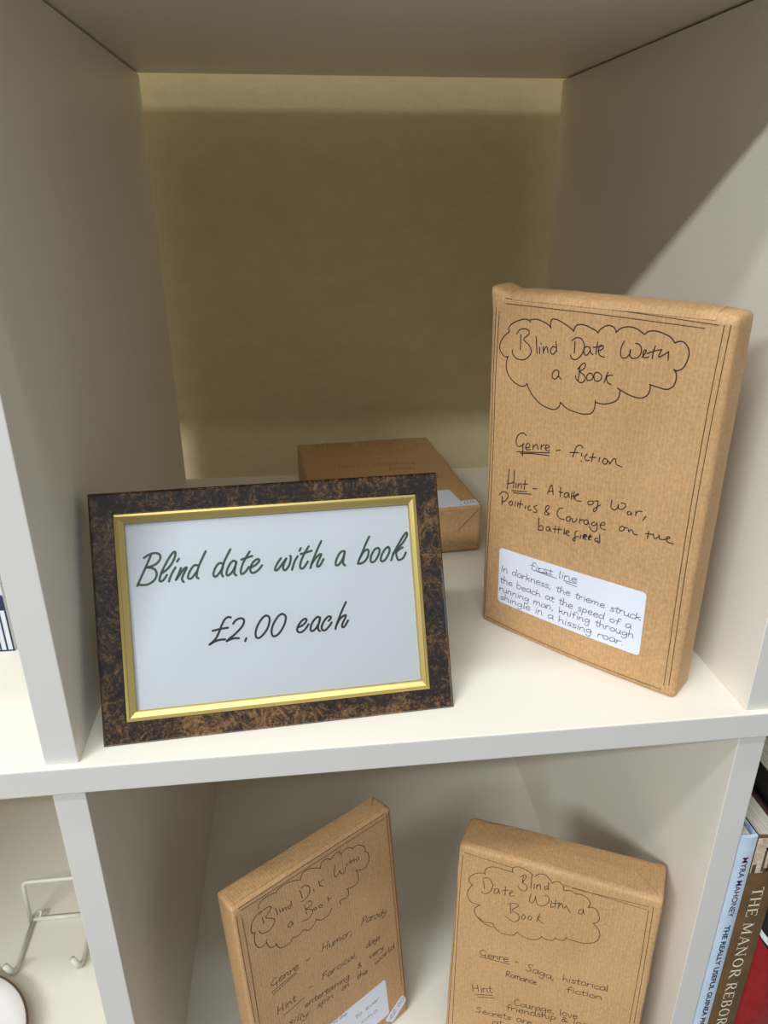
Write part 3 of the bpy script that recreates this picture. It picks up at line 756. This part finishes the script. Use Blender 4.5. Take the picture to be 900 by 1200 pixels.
g = ring('gold_inlay', GO, GI, [(0, 0.05), (0.02, -0.05), (0.25, -0.09), (0.4, -0.02), (0.55, 0.02), (0.9, 0.12), (1, 0.16), (1, .9), (0, .9)], M['gold'], fr)
g['label'] = 'gold inner border'
gr = ring('groove', (GO[0] + .14, GO[1] - .14, GO[2] + .14, GO[3] - .14), (GO[0] + .17, GO[1] - .17, GO[2] + .17, GO[3] - .17), [(0, -0.045), (1, -0.035), (1, .0), (0, .0)], M['gold_line'], g)
sh = box('printed_sheet', (GI[0] - .1, GI[1] + .1, 0.40, 0.42, GI[2] - .1, GI[3] + .1), M['paper'], fr)
ink('green_lettering', decode(INK['sign_green']), 0.118, M['print_green'], sh, None, y=0.394, sub=5)
ink('black_lettering', decode(INK['sign_black']), 0.112, M['print_black'], sh, None, y=0.394, sub=5)
box('glass_pane', (GI[0] - .05, GI[1] + .05, 0.22, 0.36, GI[2] - .05, GI[3] + .05), M['glass'], fr)
box('backing_board', (.4, wS - .4, TH - .1, TH + .15, .4, hS - .4), M['backboard'], fr)
# easel strut: hinged near the top of the back, its foot on the shelf
bm = bmesh.new()
cl_, sl_ = math.cos(leanS), math.sin(leanS)
hinge = Vector((wS / 2, TH + .2, hS * .72))
# foot: world height zero -> local z*cos - y*sin ... solved below
Ls = 8.6
best = None
for k in range(200):
    ang = math.radians(5 + k * .4)
    foot = hinge + Vector((0, math.sin(ang) * Ls, -math.cos(ang) * Ls))
    zz = oS[2] + foot.z * cl_ - foot.y * sl_
    if best is None or abs(zz - .12) < abs(best[0] - .12):
        best = (zz, foot, ang)
foot = best[1]
dirv = (foot - hinge).normalized()
nv = dirv.cross(Vector((1, 0, 0))).normalized()
vs = []
for p_, hw in ((hinge, 1.4), (foot, 2.3)):
    for sx in (-hw, hw):
        for sn in (-.1, .1):
            vs.append(bm.verts.new((p_ + Vector((sx, 0, 0)) + nv * sn) * CM))
for f in ((0, 1, 3, 2), (4, 6, 7, 5), (0, 4, 5, 1), (2, 3, 7, 6), (0, 2, 6, 4), (1, 5, 7, 3)):
    bm.faces.new([vs[i] for i in f])
from_bm('easel_strut', bm, M['backboard'], fr)

# ------------------------------------------------------------------ wire stand, plate and striped box in the left compartments
FL = -ROW
def tube(bm, pts, r, seg=10, closed=False):
    rings = []
    n = len(pts)
    pts = [Vector(p) for p in pts]
    up = Vector((0, 0, 1))
    prev = None
    for i, p_ in enumerate(pts):
        t = (pts[min(i + 1, n - 1)] - pts[max(i - 1, 0)]).normalized()
        a = prev - t * prev.dot(t) if prev is not None else (up.cross(t) if abs(t.z) < .9 else Vector((1, 0, 0)).cross(t))
        a.normalize()
        prev = a
        b = t.cross(a)
        rings.append([bm.verts.new((p_ + (a * math.cos(2 * math.pi * k / seg) + b * math.sin(2 * math.pi * k / seg)) * r) * CM) for k in range(seg)])
    for i in range(n - 1):
        for k in range(seg):
            bm.faces.new((rings[i][k], rings[i][(k + 1) % seg], rings[i + 1][(k + 1) % seg], rings[i + 1][k]))
    bm.faces.new(rings[0][::-1])
    bm.faces.new(rings[-1])

def rounded(pts, r, k=5):
    out = [Vector(pts[0])]
    for i in range(1, len(pts) - 1):
        p0, p1, p2 = Vector(pts[i - 1]), Vector(pts[i]), Vector(pts[i + 1])
        s = p1 + (p0 - p1).normalized() * r
        e = p1 + (p2 - p1).normalized() * r
        for j in range(k + 1):
            t = j / k
            out.append(s * (1 - t) ** 2 + p1 * 2 * t * (1 - t) + e * t * t)
    out.append(Vector(pts[-1]))
    return out

st = empty('plate_stand', P3(-14.6, 15.4, FL))
tag(st, 'small cream wire plate stand in the lower left compartment', 'plate stand')
rw = 0.18
wd = 5.3
def wire(name, pts, r=rw):
    bm = bmesh.new()
    tube(bm, pts, r)
    return from_bm(name, bm, M['wire'], st, True)
wire('back_hoop', rounded([(-.2, 4.6, rw + .05), (-.2, 4.9, 4.7), (wd + .1, 4.9, 4.7), (wd + .1, 4.6, rw + .05)], 0.5))
wire('crossbar', [(-.2, 4.75, .3), (wd + .1, 4.75, .3)])
for x in (0, wd):
    wire('leg', rounded([(x - .1, 4.6, rw), (x, 0.0, rw), (x - .35, -.35, 1.0)], 0.35))
    wire('hook_cap', [(x - .08, -.26, .38), (x - .26, -.32, .9), (x - .46, -.38, 1.5)], 0.25)
wire('hinge_loop', rounded([(-.2, 4.6, .35), (.1, 5.2, .6), (.6, 5.2, .7), (.5, 4.8, .4)], 0.2), 0.1)

def lathe(prof, seg=96):
    V, F = [], []
    for r, z in prof:
        for k in range(seg):
            a = 2 * math.pi * k / seg
            V.append((r * math.cos(a), r * math.sin(a), z))
    n = len(prof)
    for i in range(n - 1):
        for k in range(seg):
            l = (k + 1) % seg
            F.append((i * seg + k, i * seg + l, (i + 1) * seg + l, (i + 1) * seg + k))
    return V, F
pl = empty('plate', P3(-18.17, 8.46, FL))
tag(pl, 'round white china plate with a thin brown rim beside the wire stand', 'plate')
V, F = lathe([(0.01, .12), (3.2, .12), (3.3, 0), (3.7, 0), (3.8, .2), (5.6, .75), (6.50, 1.10), (6.58, 1.17), (6.50, 1.24), (5.5, .95), (4.2, .5), (3.6, .36), (0.01, .34)])
link_mesh('plate_body', V, F, M['plate'], pl, True)
V, F = lathe([(6.49, 1.07), (6.60, 1.08), (6.67, 1.17), (6.60, 1.27), (6.47, 1.265), (6.49, 1.07)])
link_mesh('painted_rim', V, F, M['plate_rim'], pl, True)

sb = empty('striped_box', P3(-11.2, 14.1, 0.0))
tag(sb, 'pale card box with navy stripes at the left edge of the photo', 'box')
box('card_body', (-5, 5, -4, 4, 0, 9), M['box_white'], sb, .04)
bm = bmesh.new()
x = 4.98
while x > -5:
    add_box(bm, x - .10, x, -4.012, -4.0, .06, 2.75)
    x -= .36
add_box(bm, -4.98, 4.98, -4.014, -4.0, .0, .09)
from_bm('navy_stripes', bm, M['navy'], sb)['kind'] = 'stuff'
V = [(-4.98, -4.012, 2.75), (4.98, -4.012, 2.75)]
n = 20
top = []
for k in range(n + 1):
    x = 4.98 - 9.96 * k / n
    top.append((x, -4.012, 3.7 + .35 * math.sin(k * 1.3)))
V += top
link_mesh('navy_band', V, [tuple(range(len(V)))], M['navy'], sb)

# ------------------------------------------------------------------ books in the right compartment
def text_mesh(name, s, z_start, z_end, xc, cap, y, material, parent, offset=0.0, serif=False):
    """lettering on a spine, reading downwards"""
    cu = bpy.data.curves.new(name, 'FONT')
    cu.body = s
    cu.size = 1.0
    cu.offset = offset
    tmp = bpy.data.objects.new(name + '_tmp', cu)
    COL.objects.link(tmp)
    bpy.context.view_layer.update()
    me = bpy.data.meshes.new_from_object(tmp)
    bpy.data.objects.remove(tmp)
    bpy.data.curves.remove(cu)
    xs = [v.co.x for v in me.vertices]; ys = [v.co.y for v in me.vertices]
    x0, x1, y0, y1 = min(xs), max(xs), min(ys), max(ys)
    for v in me.vertices:
        a = (v.co.x - x0) / (x1 - x0)
        b = (v.co.y - y0) / (y1 - y0)
        v.co = Vector(((xc - cap / 2 + b * cap) * CM, y * CM, (z_start + (z_end - z_start) * a) * CM))
    me.materials.clear()
    me.materials.append(material)
    o = bpy.data.objects.new(name, me)
    COL.objects.link(o)
    o.parent = parent
    return o

SERIF = {  # thick and thin strokes with small feet: (x0,y0,x1,y1,thickness)
 'T': (.85, [(.42, 0, .42, 1, .15), (0, .97, .84, .97, .06), (.02, .97, .02, .80, .05), (.82, .97, .82, .80, .05), (.25, .02, .6, .02, .05)]),
 'H': (1.0, [(.18, 0, .18, 1, .15), (.8, 0, .8, 1, .15), (.18, .5, .8, .5, .06), (.02, .02, .34, .02, .05), (.64, .02, .96, .02, .05), (.02, .98, .34, .98, .05), (.64, .98, .96, .98, .05)]),
 'E': (.85, [(.18, 0, .18, 1, .15), (.02, .97, .75, .97, .06), (.02, .03, .78, .03, .06), (.18, .52, .6, .52, .06), (.74, .97, .74, .78, .05), (.78, .03, .78, .25, .05), (.6, .42, .6, .62, .05)]),
 'M': (1.2, [(.15, 0, .2, 1, .06), (.2, 1, .6, .05, .15), (.6, .05, 1.0, 1, .06), (1.0, 0, 1.0, 1, .15), (.02, .02, .3, .02, .05), (.85, .02, 1.17, .02, .05), (.08, .98, .24, .98, .05), (.98, .98, 1.15, .98, .05)]),
 'A': (1.0, [(.12, 0, .48, 1, .06), (.48, 1, .86, 0, .15), (.24, .35, .72, .35, .06), (0, .02, .26, .02, .05), (.70, .02, .99, .02, .05)]),
 'N': (1.05, [(.15, 0, .15, 1, .06), (.15, 1, .85, 0, .15), (.85, 0, .85, 1, .06), (.0, .02, .3, .02, .05), (.7, .98, 1.0, .98, .05), (0, .98, .2, .98, .05)]),
 'R': (.98, [(.18, 0, .18, 1, .15), (.02, .02, .36, .02, .05), (.02, .97, .45, .97, .06), (.4, .5, .85, 0, .15), (.18, .5, .45, .5, .06), (.8, .02, .98, .02, .05)]),
 'B': (.9, [(.18, 0, .18, 1, .15), (.02, .97, .45, .97, .06), (.02, .03, .48, .03, .06), (.18, .53, .5, .53, .06)]),
 'O': (1.05, []), ' ': (.4, [])}
def serif_text(name, s, z0, z1, xc, cap, y, material, parent):
    quads = []
    x = 0.0
    def seg(a, b, c, d_, t):
        L = math.hypot(c - a, d_ - b); nx, ny = -(d_ - b) / L * t / 2, (c - a) / L * t / 2
        quads.append([(x + a + nx, b + ny), (x + a - nx, b - ny), (x + c - nx, d_ - ny), (x + c + nx, d_ + ny)])
    def arc(cx, cy, rx, ry, a0, a1, t0, t1, n=14):
        for k in range(n):
            A = a0 + (a1 - a0) * k / n; B = a0 + (a1 - a0) * (k + 1) / n
            def tk(a): return t1 + (t0 - t1) * abs(math.cos(a))
            q = []
            for a, sg in ((A, 1), (A, -1), (B, -1), (B, 1)):
                t = tk(a) / 2 * sg
                q.append((x + cx + (rx + t) * math.cos(a), cy + (ry + t) * math.sin(a)))
            quads.append(q)
    for c in s:
        wd_, segs = SERIF[c]
        for q in segs: seg(*q)
        if c == 'O': arc(.5, .5, .38, .46, 0, 2 * math.pi, .15, .05, 28)
        if c == 'R': arc(.45, .735, .26, .235, -math.pi / 2, math.pi / 2, .14, .05)
        if c == 'B':
            arc(.45, .755, .22, .215, -math.pi / 2, math.pi / 2, .14, .05)
            arc(.48, .28, .28, .25, -math.pi / 2, math.pi / 2, .15, .05)
        x += wd_ + .12
    tot = x - .12
    V, F = [], []
    for q in quads:
        k = len(V)
        for a, b in q:
            V.append((xc - cap / 2 + b * cap, y, z0 + (z1 - z0) * a / tot))
        F.append((k, k + 1, k + 2, k + 3))
    return link_mesh(name, V, F, material, parent)

def hardback(label, x0, x1, y0, ztop, depth, spine_mat, board_l, board_r, rnd=.25, page_drop=.35, name='hardback_book'):
    """upright book, spine to the front; local origin at the middle of its foot"""
    xc = (x0 + x1) / 2
    h = ztop - FL
    root = empty(name, P3(xc, y0, FL))
    tag(root, label, 'book', 'books in the lower right compartment')
    hw = (x1 - x0) / 2
    bt = 0.16
    # spine, gently rounded
    n = 8
    V, F = [], []
    for z in (0, h):
        for k in range(n + 1):
            t = -1 + 2 * k / n
            V.append((t * hw, rnd * (t * t) * .8, z))
        for k in range(n, -1, -1):
            t = -1 + 2 * k / n
            V.append((t * hw, rnd * (t * t) * .8 + .22, z))
    m_ = 2 * (n + 1)
    F.append(tuple(range(m_))[::-1]); F.append(tuple(range(m_, 2 * m_)))
    for k in range(m_):
        l = (k + 1) % m_
        F.append((k, l, m_ + l, m_ + k))
    link_mesh('spine', V, F, spine_mat, root, False)
    box('cover_board', (-hw, -hw + bt, rnd * .8 + .15, depth, 0, h), board_l, root, .02)
    box('cover_board', (hw - bt, hw, rnd * .8 + .15, depth, 0, h), board_r, root, .02)
    box('page_block', (-hw + bt, hw - bt, rnd * .8 + .22, depth - .4, .25, h - page_drop), M['pages'], root)
    return root, xc, h

# first book, pale blue
b, xc, h = hardback('thin pale blue book standing against the white divider, purple author lettering on its spine', 35.12, 36.20, 0.0, -9.2, 19, M['blue_cover'], M['blue_cover'], M['blue_dark'], .12)
Z = lambda z: z - FL
text_mesh('author_lettering', 'MYRA MAHONEY', Z(-10.75), Z(-15.7), 35.70 - xc, .36, -.012, M['purple_ink'], b, .010)
text_mesh('title_lettering', 'THE REALLY USEFUL GUINEA PIG GUIDE', Z(-16.45), Z(-28.3), 35.70 - xc, .34, -.012, M['navy_ink'], b, .024)
# second book, brown
b, xc, h = hardback('brown hardback with cream serif title lettering beside the thin pale blue book', 36.24, 38.12, 0.0, -9.35, 21, M['brown_cover'], M['maroon'], M['maroon'], .14)
box('picture_panel', (-.93, .93, -.02, .06, Z(-12.1), h - .05), M['jacket_photo'], b, .0)
bm = bmesh.new()
for (a, c, e, f_) in ((-.35, .93, -10.1, -10.25), (-.35, -.22, -10.1, -12.0), (.0, .6, -10.9, -11.0), (.0, .08, -10.9, -12.0), (.5, .58, -10.9, -12.0), (-.93, -.7, -11.4, -12.08), (-.2, .93, -11.75, -12.1)):
    add_box(bm, a, c, -.032, -.02, Z(f_) if f_ < e else Z(e), Z(e))
from_bm('sepia_picture', bm, M['sepia'], b)
serif_text('title_lettering', 'THE', Z(-13.35), Z(-15.85), 37.05 - xc, .72, -.02, M['cream_ink'], b)
serif_text('title_lettering', 'MANOR', Z(-16.35), Z(-21.5), 37.07 - xc, .72, -.02, M['cream_ink'], b)
serif_text('title_lettering', 'REBORN', Z(-21.92), Z(-27.2), 37.07 - xc, .72, -.02, M['cream_ink'], b)
# third book, red with black head
b, xc, h = hardback('red book with a black and white band on its spine beside the brown hardback', 38.30, 41.0, 0.05, -7.6, 20, M['red_cover'], M['black_cover'], M['black_cover'], .35)
V, F = [], []
hw = 1.35
def spine_y(x): return .28 * (x / hw) ** 2 - .012
def band(name, fn_lo, fn_hi, material, lift):
    V, F = [], []
    n = 16
    for k in range(n + 1):
        x = -hw + 2 * hw * k / n
        V.append((x, spine_y(x) - lift, Z(fn_lo(x)))); V.append((x, spine_y(x) - lift, Z(fn_hi(x))))
    for k in range(n):
        F.append((2 * k, 2 * k + 2, 2 * k + 3, 2 * k + 1))
    return link_mesh(name, V, F, material, b)
band('black_head_band', lambda x: -18.2 - 1.9 * (x + hw) + .5 * (x + hw) ** 2, lambda x: -7.7, M['black_cover'], .004)
band('white_stripe', lambda x: -18.05 - 1.7 * (x + hw) + .5 * (x + hw) ** 2, lambda x: -17.55 - 1.6 * (x + hw) + .5 * (x + hw) ** 2, M['white_stripe'], .012)
# further books, seen mostly by their top edges
b, xc, h = hardback('dark red book standing behind the red and black one', 41.1, 43.4, 0.2, -8.4, 20, M['dark_red'], M['dark_red'], M['dark_red'], .2)
b, xc, h = hardback('black book furthest right among the upright books', 43.5, 46.4, 0.1, -9.6, 19, M['black_cover'], M['black_cover'], M['black_cover'], .2)
